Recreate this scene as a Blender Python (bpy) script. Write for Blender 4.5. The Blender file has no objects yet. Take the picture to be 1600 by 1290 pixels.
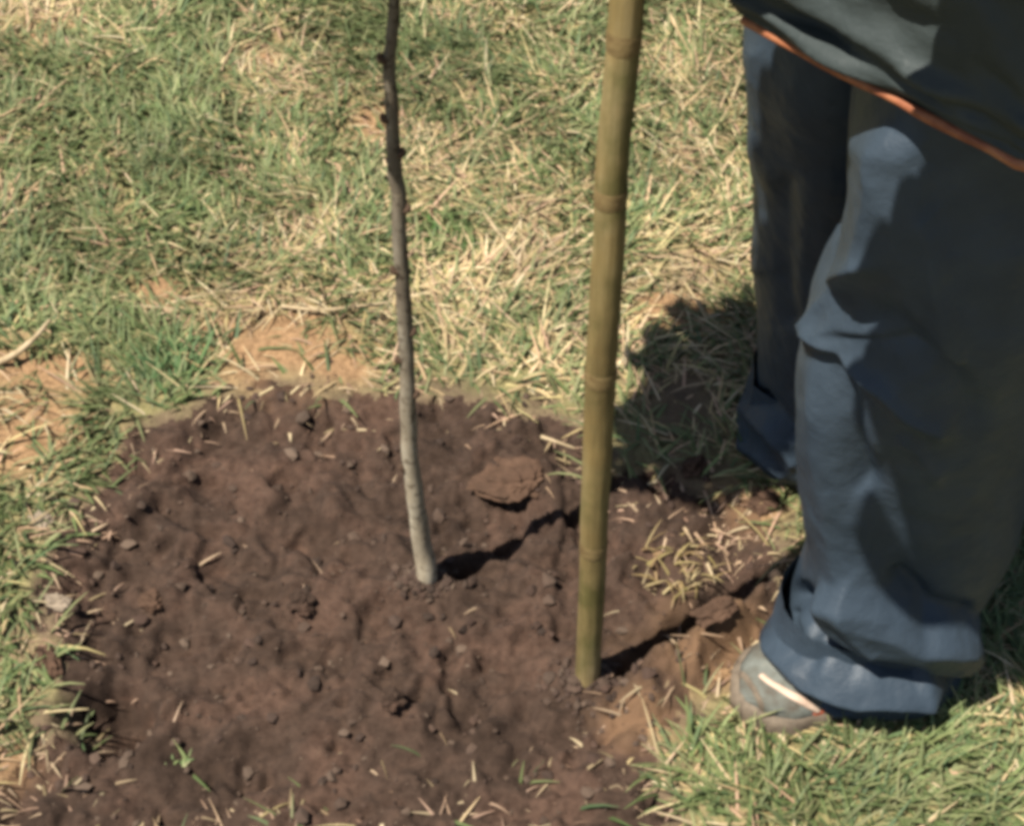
import bpy, bmesh, math, random
import numpy as np
from mathutils import Vector, Matrix
random.seed(7)
rng = np.random.default_rng(11)
SC = bpy.context.scene
COL = SC.collection
PI = math.pi

# ------------------------------------------------------------------ camera
FPX, PITCH, CAMH = 2900.0, math.radians(47.0), 1.426      # focal length in photo pixels, pitch below horizon, eye height
cam = bpy.data.cameras.new('camera'); camo = bpy.data.objects.new('camera', cam); COL.objects.link(camo)
cam.sensor_fit = 'HORIZONTAL'; cam.sensor_width = 36.0; cam.lens = 36.0 * FPX / 1600.0
cam.clip_start = 0.02; cam.clip_end = 2000
camo.location = (0, 0, CAMH); camo.rotation_euler = (PI/2 - PITCH, 0, 0)
cam.dof.use_dof = False
SC.camera = camo
SC.cycles.filter_width = 4.6
SC.cycles.max_bounces = 6; SC.cycles.diffuse_bounces = 1

# ------------------------------------------------------------------ light
SUN_EL = math.radians(65.0)
SUN_H = np.array([-0.84, -0.543])                         # horizontal direction towards the sun
world = bpy.data.worlds.new("World"); SC.world = world; world.use_nodes = True
nt = world.node_tree; bg = nt.nodes['Background']
sky = nt.nodes.new('ShaderNodeTexSky'); sky.sky_type = 'NISHITA'; sky.sun_disc = False
sky.sun_elevation = SUN_EL; sky.sun_rotation = math.atan2(SUN_H[0], SUN_H[1]) % (2*PI)
nt.links.new(sky.outputs[0], bg.inputs[0]); bg.inputs[1].default_value = 0.05
sl = bpy.data.lights.new('sun', 'SUN'); sl.energy = 5.0; sl.angle = math.radians(0.53); sl.color = (1.0, 0.94, 0.84)
so = bpy.data.objects.new('sun', sl); COL.objects.link(so)
sdir = Vector((SUN_H[0]*math.cos(SUN_EL), SUN_H[1]*math.cos(SUN_EL), math.sin(SUN_EL)))
so.rotation_euler = sdir.to_track_quat('Z', 'Y').to_euler(); so.location = (-3, -2, 6)
SC.view_settings.view_transform = 'Standard'; SC.view_settings.look = 'None'
SC.view_settings.exposure = 1.25; SC.view_settings.gamma = 1.0

# ------------------------------------------------------------------ survey: photo pixels -> points of the place
def ray(px, py):
    u = (px-800)/FPX; v = (645-py)/FPX
    return np.array([u, math.cos(PITCH)+v*math.sin(PITCH), -math.sin(PITCH)+v*math.cos(PITCH)])
def PZ(px, py, z=0.0):
    d = ray(px, py); return np.array([0, 0, CAMH]) + d*((z-CAMH)/d[2])
def PY(px, py, y):
    d = ray(px, py); return np.array([0, 0, CAMH]) + d*(y/d[1])
def proj(P):
    P = np.asarray(P); x, y, z = P[..., 0], P[..., 1], P[..., 2]-CAMH
    dep = y*math.cos(PITCH)-z*math.sin(PITCH); up = y*math.sin(PITCH)+z*math.cos(PITCH)
    return 800+FPX*x/dep, 645-FPX*up/dep, dep

# ------------------------------------------------------------------ numpy noise
def _hash(ix, iy, s):
    h = (ix*374761393 + iy*668265263 + s*1442695041) & 0xffffffff
    h = ((h ^ (h >> 13))*1274126177) & 0xffffffff
    h = h ^ (h >> 16)
    return (h & 0xffff)/65535.0
def vnoise(x, y, s=0):
    x = np.asarray(x, float); y = np.asarray(y, float)
    ix = np.floor(x).astype(np.int64); iy = np.floor(y).astype(np.int64)
    fx = x-ix; fy = y-iy
    fx = fx*fx*fx*(fx*(fx*6-15)+10); fy = fy*fy*fy*(fy*(fy*6-15)+10)
    a = _hash(ix, iy, s); b = _hash(ix+1, iy, s); c = _hash(ix, iy+1, s); d = _hash(ix+1, iy+1, s)
    return (a*(1-fx)+b*fx)*(1-fy)+(c*(1-fx)+d*fx)*fy - 0.5
def fbm(x, y, s=0, o=4, g=0.5):
    t = 0; a = 1.0
    for k in range(o):
        c, sn = math.cos(0.7*k+s), math.sin(0.7*k+s)
        t = t + a*vnoise((x*c-y*sn)*2**k+17.3*k, (x*sn+y*c)*2**k-9.1*k, s+k*7)
        a *= g
    return t
def sstep(a, b, x):
    t = np.clip((x-a)/(b-a), 0, 1); return t*t*(3-2*t)

# ------------------------------------------------------------------ materials
def mat(name, rough=0.9, spec=0.3):
    m = bpy.data.materials.new(name); m.use_nodes = True
    b = m.node_tree.nodes['Principled BSDF']; b.inputs['Roughness'].default_value = rough
    b.inputs['Specular IOR Level'].default_value = spec
    return m, m.node_tree, b
ALB = 0.70                                                # overall reflectance trim, paired with the exposure above
def ramp(nt, stops, src):
    return rampm(nt, [(p, tuple(v*ALB for v in c)) for p, c in stops], src)
def rampm(nt, stops, src):
    r = nt.nodes.new('ShaderNodeValToRGB'); e = r.color_ramp.elements
    while len(e) < len(stops): e.new(0.5)
    for el, (p, c) in zip(e, stops): el.position = p; el.color = (*c, 1)
    nt.links.new(src, r.inputs[0]); return r.outputs[0]
def noise(nt, scale, detail=6, rough=0.6, coord=None, vec_scale=None):
    tc = nt.nodes.new('ShaderNodeTexCoord'); n = nt.nodes.new('ShaderNodeTexNoise')
    n.inputs['Scale'].default_value = scale; n.inputs['Detail'].default_value = detail; n.inputs['Roughness'].default_value = rough
    src = tc.outputs['Object']
    if vec_scale:
        mp = nt.nodes.new('ShaderNodeMapping'); mp.inputs['Scale'].default_value = vec_scale
        nt.links.new(src, mp.inputs[0]); src = mp.outputs[0]
    nt.links.new(src, n.inputs['Vector']); return n.outputs['Fac']
def mix(nt, f, a, b, mode='MIX'):
    m = nt.nodes.new('ShaderNodeMix'); m.data_type = 'RGBA'; m.blend_type = mode
    for s, v in ((m.inputs[0], f), (m.inputs[6], a), (m.inputs[7], b)):
        if isinstance(v, (int, float)): s.default_value = v
        elif isinstance(v, tuple): s.default_value = (*[q*ALB for q in v], 1)
        else: nt.links.new(v, s)
    return m.outputs[2]
def bump(nt, b, h, strength, dist):
    n = nt.nodes.new('ShaderNodeBump'); n.inputs['Strength'].default_value = strength; n.inputs['Distance'].default_value = dist
    nt.links.new(h, n.inputs['Height']); nt.links.new(n.outputs[0], b.inputs['Normal'])
def attr(nt, name):
    a = nt.nodes.new('ShaderNodeAttribute'); a.attribute_name = name; return a

def simple(name, stops, scale, rough=0.85, spec=0.3, bmp=0.4, bdist=0.002, vec=None, detail=6):
    m, t, b = mat(name, rough, spec)
    f = noise(t, scale, detail, 0.6, vec_scale=vec)
    t.links.new(ramp(t, stops, f), b.inputs['Base Color'])
    if bmp: bump(t, b, f, bmp, bdist)
    return m

# soil
M_SOIL, t, b = mat('soil', 1.0, 0.15)
f1 = noise(t, 9, 8, 0.65); f2 = noise(t, 90, 6, 0.7); f3 = noise(t, 420, 3, 0.7)
c = ramp(t, [(0.30, (0.036, 0.0225, 0.0155)), (0.48, (0.066, 0.042, 0.030)), (0.62, (0.096, 0.057, 0.040)), (0.78, (0.118, 0.078, 0.054))], f1)
c2 = rampm(t, [(0.32, (0.48, 0.45, 0.43)), (0.55, (0.95, 0.95, 0.95)), (0.75, (1.35, 1.3, 1.25))], f2)
c = mix(t, 1.0, c, c2, 'MULTIPLY')
cl = attr(t, 'clay'); c = mix(t, cl.outputs['Fac'], c, (0.24, 0.140, 0.075))
t.links.new(c, b.inputs['Base Color']); bump(t, b, f3, 0.6, 0.004)
# turf earth and thatch
M_TURF, t, b = mat('turf_earth', 1.0, 0.1)
f1 = noise(t, 14, 8, 0.65); f2 = noise(t, 160, 5, 0.7)
c = ramp(t, [(0.3, (0.19, 0.19, 0.080)), (0.5, (0.275, 0.24, 0.112)), (0.7, (0.38, 0.29, 0.165))], f1)
c2 = rampm(t, [(0.3, (0.45, 0.43, 0.40)), (0.55, (1, 1, 1)), (0.8, (1.3, 1.28, 1.2))], f2)
cl = attr(t, 'clay'); c = mix(t, cl.outputs['Fac'], c, (0.34, 0.210, 0.112))
c = mix(t, 1.0, c, c2, 'MULTIPLY')
sa = attr(t, 'soil_shade'); c = mix(t, sa.outputs['Fac'], c, (0.13, 0.085, 0.062))  # soil tint by the bed, and shade painted into the leaf shadow
t.links.new(c, b.inputs['Base Color']); bump(t, b, f2, 0.7, 0.006)
# blades: every blade carries its own colour
def blade_mat(name, transl):
    m, t, b = mat(name, 0.62, 0.25)
    a = attr(t, 'tint'); t.links.new(a.outputs['Color'], b.inputs['Base Color'])
    if transl:
        tr = t.nodes.new('ShaderNodeBsdfTranslucent'); t.links.new(a.outputs['Color'], tr.inputs[0])
        ms = t.nodes.new('ShaderNodeMixShader'); ms.inputs[0].default_value = transl
        out = t.nodes['Material Output']
        t.links.new(b.outputs[0], ms.inputs[1]); t.links.new(tr.outputs[0], ms.inputs[2]); t.links.new(ms.outputs[0], out.inputs[0])
    return m
M_GRASS = blade_mat('grass_blade', 0.3); M_STRAW = blade_mat('dry_blade', 0.12); M_CRUMB = blade_mat('crumb', 0)
M_CRUMB.node_tree.nodes['Principled BSDF'].inputs['Roughness'].default_value = 1
M_BARK, t, b = mat('sapling_bark', 0.85, 0.2)
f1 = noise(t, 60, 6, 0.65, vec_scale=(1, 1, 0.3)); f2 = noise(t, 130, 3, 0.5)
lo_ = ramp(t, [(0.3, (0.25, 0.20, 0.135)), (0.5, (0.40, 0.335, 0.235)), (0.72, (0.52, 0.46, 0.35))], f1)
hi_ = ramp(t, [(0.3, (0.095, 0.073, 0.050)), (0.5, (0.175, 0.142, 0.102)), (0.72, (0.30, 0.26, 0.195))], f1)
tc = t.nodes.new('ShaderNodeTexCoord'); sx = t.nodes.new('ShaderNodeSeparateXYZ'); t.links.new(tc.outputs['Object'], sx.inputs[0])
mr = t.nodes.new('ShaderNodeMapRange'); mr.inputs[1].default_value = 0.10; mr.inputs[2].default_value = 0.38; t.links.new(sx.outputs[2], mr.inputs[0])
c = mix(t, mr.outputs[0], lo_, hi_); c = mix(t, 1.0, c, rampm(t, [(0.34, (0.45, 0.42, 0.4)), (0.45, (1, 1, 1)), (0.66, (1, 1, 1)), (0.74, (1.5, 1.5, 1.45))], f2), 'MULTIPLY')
t.links.new(c, b.inputs['Base Color']); bump(t, b, f1, 0.5, 0.002)
M_BUD = simple('bud', [(0.4, (0.06, 0.035, 0.02)), (0.6, (0.11, 0.065, 0.04))], 200)
M_LEAF = simple('young_leaf', [(0.4, (0.05, 0.10, 0.02)), (0.6, (0.09, 0.15, 0.04))], 60, 0.6)
M_CANE, t, b = mat('cane', 0.7, 0.25)
f1 = noise(t, 22, 7, 0.65, vec_scale=(1, 1, 0.16)); f2 = noise(t, 16, 5, 0.6, vec_scale=(1, 1, 0.7)); f3 = noise(t, 240, 4, 0.6, vec_scale=(1, 1, 0.05))
c = ramp(t, [(0.30, (0.135, 0.096, 0.036)), (0.5, (0.245, 0.182, 0.073)), (0.70, (0.36, 0.285, 0.145))], f1)
c = mix(t, 1.0, c, rampm(t, [(0.38, (0.55, 0.62, 0.50)), (0.52, (1, 1, 1)), (0.72, (1.15, 1.05, 0.95))], f2), 'MULTIPLY')
c = mix(t, 1.0, c, rampm(t, [(0.3, (0.8, 0.8, 0.8)), (0.7, (1.1, 1.1, 1.1))], f3), 'MULTIPLY')
t.links.new(c, b.inputs['Base Color']); bump(t, b, f3, 0.4, 0.002)
M_NODE = simple('cane_node', [(0.3, (0.14, 0.09, 0.035)), (0.6, (0.22, 0.155, 0.065))], 120, 0.7)
# clothes
def cloth(name, c0, c1, rough, sheen):
    m, t, b = mat(name, rough, 0.22)
    f = noise(t, 26, 5, 0.6); t.links.new(ramp(t, [(0.3, c0), (0.7, c1)], f), b.inputs['Base Color'])
    b.inputs['Sheen Weight'].default_value = sheen; b.inputs['Sheen Roughness'].default_value = 0.5
    wv = noise(t, 900, 2, 0.5); fo = noise(t, 48, 6, 0.62)
    ad = t.nodes.new('ShaderNodeMath'); ad.operation = 'MULTIPLY_ADD'; ad.inputs[1].default_value = 0.05; t.links.new(wv, ad.inputs[0]); t.links.new(fo, ad.inputs[2])
    bump(t, b, ad.outputs[0], 0.40, 0.006)
    return m
M_TROU = cloth('trouser_nylon', (0.029, 0.043, 0.060), (0.042, 0.060, 0.081), 0.5, 0.0)
M_JACK = cloth('jacket_nylon', (0.034, 0.044, 0.044), (0.047, 0.058, 0.057), 0.6, 0.0)
M_PIPE = simple('orange_piping', [(0.3, (0.17, 0.052, 0.026)), (0.5, (0.32, 0.112, 0.05)), (0.72, (0.52, 0.235, 0.11))], 40, 0.6, 0.3, 0.2, 0.001)
M_SHOE = simple('shoe_upper', [(0.34, (0.08, 0.062, 0.045)), (0.48, (0.115, 0.115, 0.095)), (0.60, (0.155, 0.165, 0.145)), (0.72, (0.22, 0.20, 0.16))], 32, 0.8, 0.25, 0.3, 0.002)
M_SOLE = simple('shoe_sole', [(0.35, (0.085, 0.064, 0.045)), (0.65, (0.20, 0.155, 0.11))], 60, 0.8)
M_STRIPE = simple('shoe_stripe', [(0.3, (0.42, 0.29, 0.21)), (0.7, (0.62, 0.47, 0.36))], 50, 0.6)
M_TAB = simple('shoe_tab', [(0.3, (0.35, 0.07, 0.03)), (0.7, (0.45, 0.12, 0.06))], 50, 0.6)
M_SKIN = simple('skin', [(0.3, (0.42, 0.25, 0.17)), (0.7, (0.48, 0.29, 0.20))], 30, 0.55)
M_HAIR = simple('hair', [(0.3, (0.02, 0.014, 0.01)), (0.7, (0.05, 0.035, 0.025))], 120, 0.6)
M_STALK = simple('pale_stalk', [(0.3, (0.33, 0.24, 0.13)), (0.7, (0.55, 0.43, 0.27))], 80, 0.7)
M_STONE = simple('stone', [(0.3, (0.20, 0.155, 0.11)), (0.7, (0.34, 0.27, 0.195))], 60, 0.9)
M_CLAYCLOD = simple('clay_clod', [(0.3, (0.060, 0.037, 0.025)), (0.6, (0.105, 0.062, 0.041)), (0.8, (0.15, 0.092, 0.06))], 45, 1, 0.1, 0.8, 0.006)

# ------------------------------------------------------------------ object helpers
def tag(o, label=None, cat=None, group=None, kind=None):
    if label: o['label'] = label
    if cat: o['category'] = cat
    if group: o['group'] = group
    if kind: o['kind'] = kind
    return o
def empty(name, loc, label, cat, group=None):
    o = bpy.data.objects.new(name, None); COL.objects.link(o); o.location = loc; o.empty_display_size = 0.05
    bpy.context.view_layer.update()
    return tag(o, label, cat, group)
def mesh_np(name, V, Fq, m, parent=None, smooth=True, attrs=None):
    """V (n,3) float, Fq (m,k) int with the same k for every face"""
    V = np.asarray(V, np.float32); Fq = np.asarray(Fq, np.int32)
    me = bpy.data.meshes.new(name); n, k = Fq.shape
    me.vertices.add(len(V)); me.loops.add(n*k); me.polygons.add(n)
    org = np.zeros(3, np.float32)
    q = parent
    while q is not None: org = org + np.array(q.location, np.float32); q = q.parent
    me.vertices.foreach_set('co', (V-org).ravel())
    me.loops.foreach_set('vertex_index', Fq.ravel())
    me.polygons.foreach_set('loop_start', np.arange(n, dtype=np.int32)*k)
    me.update(calc_edges=True)
    me.polygons.foreach_set('use_smooth', np.full(n, smooth, bool))
    for an, (ty, data) in (attrs or {}).items():
        a = me.attributes.new(an, ty, 'POINT')
        if ty == 'FLOAT': a.data.foreach_set('value', np.asarray(data, np.float32).ravel())
        else: a.data.foreach_set('color', np.asarray(data, np.float32).ravel())
    me.materials.append(m)
    o = bpy.data.objects.new(name, me); COL.objects.link(o)
    if parent is not None: o.parent = parent
    return o
def grid_faces(nu, nv, closed_u):
    """rows v (nv) of nu points each"""
    i = np.arange(nu if closed_u else nu-1); j = np.arange(nv-1)
    I, J = np.meshgrid(i, j); I2 = (I+1) % nu
    return np.stack([J*nu+I, J*nu+I2, (J+1)*nu+I2, (J+1)*nu+I], -1).reshape(-1, 4)
def cat_rom(P, n):
    P = np.asarray(P, float); m = len(P); t = np.linspace(0, m-1, n); i = np.clip(np.floor(t).astype(int), 0, m-2); f = (t-i)[:, None]
    p0 = P[np.maximum(i-1, 0)]; p1 = P[i]; p2 = P[i+1]; p3 = P[np.minimum(i+2, m-1)]
    return 0.5*((2*p1)+(-p0+p2)*f+(2*p0-5*p1+4*p2-p3)*f**2+(-p0+3*p1-3*p2+p3)*f**3)
def tube(path, rad, nu=20, caps=True, wob=0.0, seed=0):
    """vertices and quads of a tube along path (n,3) with radius per point"""
    path = np.asarray(path, float); n = len(path); rad = np.broadcast_to(np.asarray(rad, float), (n,))
    T = np.gradient(path, axis=0); T /= np.linalg.norm(T, axis=1)[:, None]
    ref = np.array([0.31, 0.95, 0.05]); 
    if abs(T[0] @ ref) > 0.9: ref = np.array([1.0, 0, 0.1])
    N = ref[None]-T*(T@ref)[:, None]; N /= np.linalg.norm(N, axis=1)[:, None]; B = np.cross(T, N)
    a = np.linspace(0, 2*PI, nu, endpoint=False)
    R = rad[:, None]*(1+wob*fbm(np.arange(n)[:, None]*0.35, np.cos(a)[None]*2+np.sin(a)[None], seed, 3)) if wob else rad[:, None]*np.ones((1, nu))
    V = path[:, None]+R[..., None]*(np.cos(a)[None, :, None]*N[:, None]+np.sin(a)[None, :, None]*B[:, None])
    V = V.reshape(-1, 3); Fq = grid_faces(nu, n, True)
    if caps:
        V = np.vstack([V, path[:1], path[-1:]]); c0 = n*nu; e = np.arange(0, nu, 2)
        Fq = np.vstack([Fq, np.stack([np.full(len(e), c0), (e+2) % nu, (e+1) % nu, e], -1),
                        np.stack([np.full(len(e), c0+1), (n-1)*nu+e, (n-1)*nu+(e+1) % nu, (n-1)*nu+(e+2) % nu], -1)])
    return V, Fq

# ------------------------------------------------------------------ the ground
OUT = [(330,600),(420,596),(520,608),(610,625),(700,612),(790,625),(880,660),(930,705),(1000,742),(1080,765),(1150,800),(1215,860),
       (1245,930),(1200,1005),(1130,1060),(1040,1090),(1000,1150),(1015,1210),(1045,1290),(1030,1450),(800,1650),(300,1650),(-90,1450),
       (-70,1290),(-20,1200),(75,1140),(85,1060),(85,960),(95,900),(105,850),(125,800),(165,748),(215,698),(272,650)]
POLY = np.array([PZ(*p)[:2] for p in OUT])
def poly_sd(x, y):
    """signed distance to the bed outline, positive inside"""
    sh = x.shape; p = np.stack([x.ravel(), y.ravel()], -1); best = np.full(len(p), 1e9); ins = np.zeros(len(p), bool)
    A = POLY; Bv = np.roll(POLY, -1, 0)
    for a, b in zip(A, Bv):
        ab = b-a; t = np.clip(((p-a)@ab)/(ab@ab), 0, 1); d = np.hypot(*(p-a-t[:, None]*ab).T); best = np.minimum(best, d)
        c = ((a[1] > p[:, 1]) != (b[1] > p[:, 1])) & (p[:, 0] < (b[0]-a[0])*(p[:, 1]-a[1])/(b[1]-a[1]+1e-12)+a[0])
        ins ^= c
    return np.where(ins, best, -best).reshape(sh)
def bed(x, y):
    return poly_sd(x, y) + 0.050*fbm(x*15, y*15, 3, 5, 0.65)
def seg_d(x, y, pts):
    best = np.full(np.shape(x), 1e9)
    for (a, b) in zip(pts[:-1], pts[1:]):
        ab = b-a; t = np.clip(((x-a[0])*ab[0]+(y-a[1])*ab[1])/(ab@ab), 0, 1)
        best = np.minimum(best, np.hypot(x-a[0]-t*ab[0], y-a[1]-t*ab[1]))
    return best
G2 = lambda *pp: [PZ(*p)[:2] for p in pp]
FURROW = G2((968,1052),(1010,1012),(1090,955),(1170,915),(1240,885))
RIDGE = G2((990,1085),(1060,1010),(1130,965),(1200,930))
SAPF = G2((690,905),(740,870),(790,845))
PIT = PZ(165,1108)[:2]
HOLES = [(G2((x, y))[0], r, d) for x, y, r, d in [(755,1012,.012,.016),(535,1090,.010,.012),(650,1085,.012,.012),(365,1005,.016,.010),(385,1065,.013,.012),
         (520,895,.012,.010),(700,1060,.010,.012),(525,1155,.010,.012),(230,900,.012,.008),(290,860,.010,.008),(440,960,.014,.008),(820,1100,.012,.010),(900,1180,.014,.010)]]
def height(x, y):
    x = np.asarray(x, float); y = np.asarray(y, float)
    far = np.exp(-((x/1.6)**2+((y-1.3)/1.8)**2))
    z = 0.012*fbm(x*6, y*6, 21, 3)*far + 0.05*fbm(x*0.5, y*0.5, 5, 2)*(1-far)
    near = (np.abs(x) < 1.3) & (y > 0.3) & (y < 2.6)
    if not near.any(): return z
    X, Y = x[near], y[near]; d = bed(X, Y); s = sstep(-0.012, 0.030, d)
    zz = z[near]*(1-s*0.7)
    lump = 0.022*fbm(X*13, Y*13, 31, 3, 0.5) + 0.0095*(np.abs(fbm(X*30, Y*30, 41, 3, 0.55))*2-0.3) + 0.0045*fbm(X*95, Y*95, 51, 3)
    lump = lump - 0.013*sstep(0.17, 0.33, fbm(X*26, Y*26, 47, 2))
    rim = 0.010*np.exp(-((d-0.025)/0.03)**2)
    zz = zz + s*(-0.014 + lump + rim)
    # clod slabs pushed up between the two stems
    for (px, py, rx, ry, h) in [(800,705,.050,.045,.016),(850,800,.022,.070,.014),(700,700,.05,.03,.010),(1040,900,.06,.05,.012),(800,930,.06,.05,.010)]:
        c = PZ(px, py)[:2]; q = np.hypot((X-c[0])/rx, (Y-c[1])/ry)+0.35*fbm(X*40, Y*40, int(px), 2)
        zz += h*sstep(1.05, 0.80, q)*s
    zz -= 0.026*np.exp(-(seg_d(X, Y, FURROW)/0.011)**2)*sstep(-.02, .01, d)
    zz += 0.026*np.exp(-(seg_d(X, Y, RIDGE)/0.026)**2)*(1+1.2*fbm(X*40, Y*40, 19, 3))
    zz -= 0.010*np.exp(-(seg_d(X, Y, SAPF)/0.009)**2)
    for c in (PZ(662, 905)[:2], PZ(916, 1052)[:2]):
        w = np.exp(-((X-c[0])**2+(Y-c[1])**2)/.030**2); zz = zz*(1-w)+w*(.004+.006*fbm(X*50, Y*50, 12, 3))
    q = np.hypot((X-PIT[0])/.046, (Y-PIT[1])/.040)+0.25*fbm(X*45, Y*45, 77, 3)
    zz -= 0.044*sstep(1.0, 0.6, q); zz += 0.008*np.exp(-((q-1.2)/0.25)**2)
    for c, r, dp in HOLES:
        q = np.hypot((X-c[0])/r, (Y-c[1])/r)+0.4*fbm(X*70, Y*70, int(dp*1e4+r*1e4), 2)
        zz -= dp*sstep(1.0, 0.3, q)*s
    z = z.copy(); z[near] = zz + (1-s)*0.004*fbm(X*60, Y*60, 61, 3)
    return z
def gz(x, y):
    return float(height(np.array([x]), np.array([y]))[0])

def axis(lo, hi, step, far0, far1):
    core = np.arange(lo, hi, step); a = [hi]; 
    while a[-1] < far1: a.append(a[-1]+max(step, (a[-1]-hi)*0.35+step))
    b = [lo-step]
    while b[-1] > far0: b.append(b[-1]-max(step, (lo-b[-1])*0.35+step))
    return np.array(b[::-1]+list(core)+a)
ax = axis(-0.85, 0.85, 0.0034, -400, 400); ay = axis(0.66, 2.25, 0.0034, -400, 600)
GX, GY = np.meshgrid(ax, ay); GZ = height(GX, GY)
def ell(x, y, px, py, rx, ry):
    c = PZ(px, py); k = 1/(c[1]*math.cos(PITCH)+CAMH*math.sin(PITCH))*FPX
    return np.exp(-(((x-c[0])*k/rx)**2+((y-c[1])*k*0.72/ry)**2))
CLAY = [(1010,500,40,20),(400,85,50,35),(250,455,45,25),(600,190,40,30),(90,50,60,25),(440,540,145,56),(535,570,75,36),(60,585,130,40),(30,665,100,70),(1050,480,75,35),(20,1180,40,30),(1100,1010,90,45),(990,1120,50,30),(350,520,70,25),(1180,790,60,30),(1010,1120,40,25),(1130,980,60,25)]
def clay(x, y, soilonly=False):
    v = np.zeros(np.shape(x))
    for e in CLAY: v = np.maximum(v, ell(x, y, *e))
    return np.clip(v*1.45+0.6*fbm(x*30, y*30, 91, 3)*(v > 0.05), 0, 1)
V = np.stack([GX.ravel(), GY.ravel(), GZ.ravel()], -1); FQ = grid_faces(len(ax), len(ay), False)
BED = np.full(GX.shape, -1.0); nr = (np.abs(GX) < 1.3) & (GY > 0.3) & (GY < 2.6); BED[nr] = bed(GX[nr], GY[nr])
CL = np.where(nr, clay(GX, GY), 0)
fb = BED.ravel()[FQ].mean(1) > 0.0
def sub(F):
    u, inv = np.unique(F, return_inverse=True); return u, inv.reshape(F.shape)
u, f = sub(FQ[~fb])
soil_shade = np.maximum(sstep(-0.05, 0.0, BED + 0.03*fbm(GX*25, GY*25, 8, 3))*0.8, .8*ell(GX, GY, 1070, 630, 110, 110))*(1-.85*CL)  # bed-edge soil; the ellipse paints extra darkness where the leaf shadow falls
o = mesh_np('ground', V[u], f, M_TURF, attrs={'clay': ('FLOAT', CL.ravel()[u]), 'soil_shade': ('FLOAT', soil_shade.ravel()[u])}); tag(o, kind='structure')
u, f = sub(FQ[fb])
o = mesh_np('soil_bed', V[u], f, M_SOIL, attrs={'clay': ('FLOAT', 0.55*CL.ravel()[u])}); tag(o, kind='structure')

# ------------------------------------------------------------------ blades of grass and straw
def blade_mesh(name, m, P, L, W, az, tilt, bend, col, kind_label=None, parent=None):
    n = len(P); k = 4; tt = np.linspace(0, 1, k)
    d = np.stack([np.cos(az), np.sin(az)], -1); side = np.stack([-np.sin(az), np.cos(az), np.zeros(n)], -1)
    V = np.zeros((n, k, 2, 3), np.float32); pos = np.array(P, float)
    for i, t_ in enumerate(tt):
        if i:
            ang = tilt+bend*(tt[i-1]+t_)/2; st = L/(k-1)
            pos = pos+np.concatenate([d*(st*np.sin(ang))[:, None], (st*np.cos(ang))[:, None]], -1)
        w = W*(1-t_**1.6*0.85)*0.5
        V[:, i, 0] = pos-side*w[:, None]; V[:, i, 1] = pos+side*w[:, None]
    base = (np.arange(n)*k*2)[:, None]
    q = np.array([[2*i, 2*i+1, 2*i+3, 2*i+2] for i in range(k-1)])
    Fq = (base[:, :, None]+q[None]).reshape(-1, 4)
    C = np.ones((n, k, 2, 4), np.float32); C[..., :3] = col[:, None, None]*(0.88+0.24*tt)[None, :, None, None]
    return mesh_np(name, V.reshape(-1, 3), Fq, m, parent, True, {'tint': ('FLOAT_COLOR', C.reshape(-1, 4))})
GREENS = [(700,90,110,60),(700,370,60,35),(90,420,130,70),(270,560,70,60),(150,150,200,110),(330,330,140,70),(560,30,90,40),(300,250,120,60),(1000,30,60,50),(20,1090,60,50),(1450,1220,180,70)]
DRYS = [(480,360,90,60),(760,430,110,50),(820,560,110,60),(700,260,100,60),(1060,140,60,60),(1060,420,100,70),(850,330,60,40),(390,110,70,50),(620,480,90,30),(120,440,50,25),(380,470,120,30),(1080,260,60,60),(1090,600,130,110),(1130,420,60,60),(60,20,110,40),(150,470,40,30)]
def dryness(x, y):
    g = np.zeros(len(x)); r = np.zeros(len(x))
    for e in GREENS: g = np.maximum(g, ell(x, y, *e))
    for e in DRYS: r = np.maximum(r, ell(x, y, *e))
    return 0.37 + 0.54*r - 0.46*g + 0.55*fbm(x*14, y*14, 71, 3) 
def scatter(n, x0, x1, y0, y1):
    return rng.uniform(x0, x1, n), rng.uniform(y0, y1, n)
GREEN_C = np.array([[.135,.185,.065],[.175,.225,.083],[.22,.26,.105],[.27,.28,.125],[.115,.175,.075],[.31,.305,.15]])
LITTER_C = np.array([[.46,.33,.21],[.52,.41,.25],[.34,.22,.14],[.28,.21,.11],[.42,.27,.19],[.25,.15,.10]])
STRAW_C = np.array([[.52,.38,.20],[.63,.50,.28],[.46,.31,.18],[.70,.57,.36],[.40,.31,.14],[.48,.40,.18],[.53,.34,.22]])
def pick(C, n):
    i = rng.integers(0, len(C), n); j = rng.integers(0, len(C), n); f = rng.random(n)[:, None]
    return (C[i]*f+C[j]*(1-f))*rng.uniform(0.8, 1.15, n)[:, None]*ALB
def lawn_points(n, x0, x1, y0, y1):
    x, y = scatter(n, x0, x1, y0, y1)
    d = bed(x, y); cl = clay(x, y)
    keep = (d < -0.008+0.012*rng.standard_normal(n)) & (rng.random(n) > cl*0.93)
    keep &= rng.random(n) < sstep(-0.01, -0.07, d)*0.7+0.3
    keep &= rng.random(n) > .93*ell(x, y, 1070, 630, 110, 110)  # grass thinned inside the leaf shadow to make it darker
    keep |= (d > 0) & (rng.random(n) < .04*ell(x, y, 560, 1320, 420, 75))
    return x[keep], y[keep]
xs, ys = lawn_points(470000, -1.5, 1.5, 0.1, 3.4)
edge = np.maximum.reduce([np.abs(xs)-0.85, 0.70-ys, ys-2.30])              # thins out gently away from the bed
k = rng.random(len(xs)) < np.clip(1-edge/0.6, 0.12, 1)**1.6; xs, ys = xs[k], ys[k]
x2, y2 = lawn_points(60000, -3.6, 3.6, -1.5, 6.5); o_ = ~((np.abs(x2) < 1.5) & (y2 > 0.1) & (y2 < 3.4)); xs = np.r_[xs, x2[o_]]; ys = np.r_[ys, y2[o_]]
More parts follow.
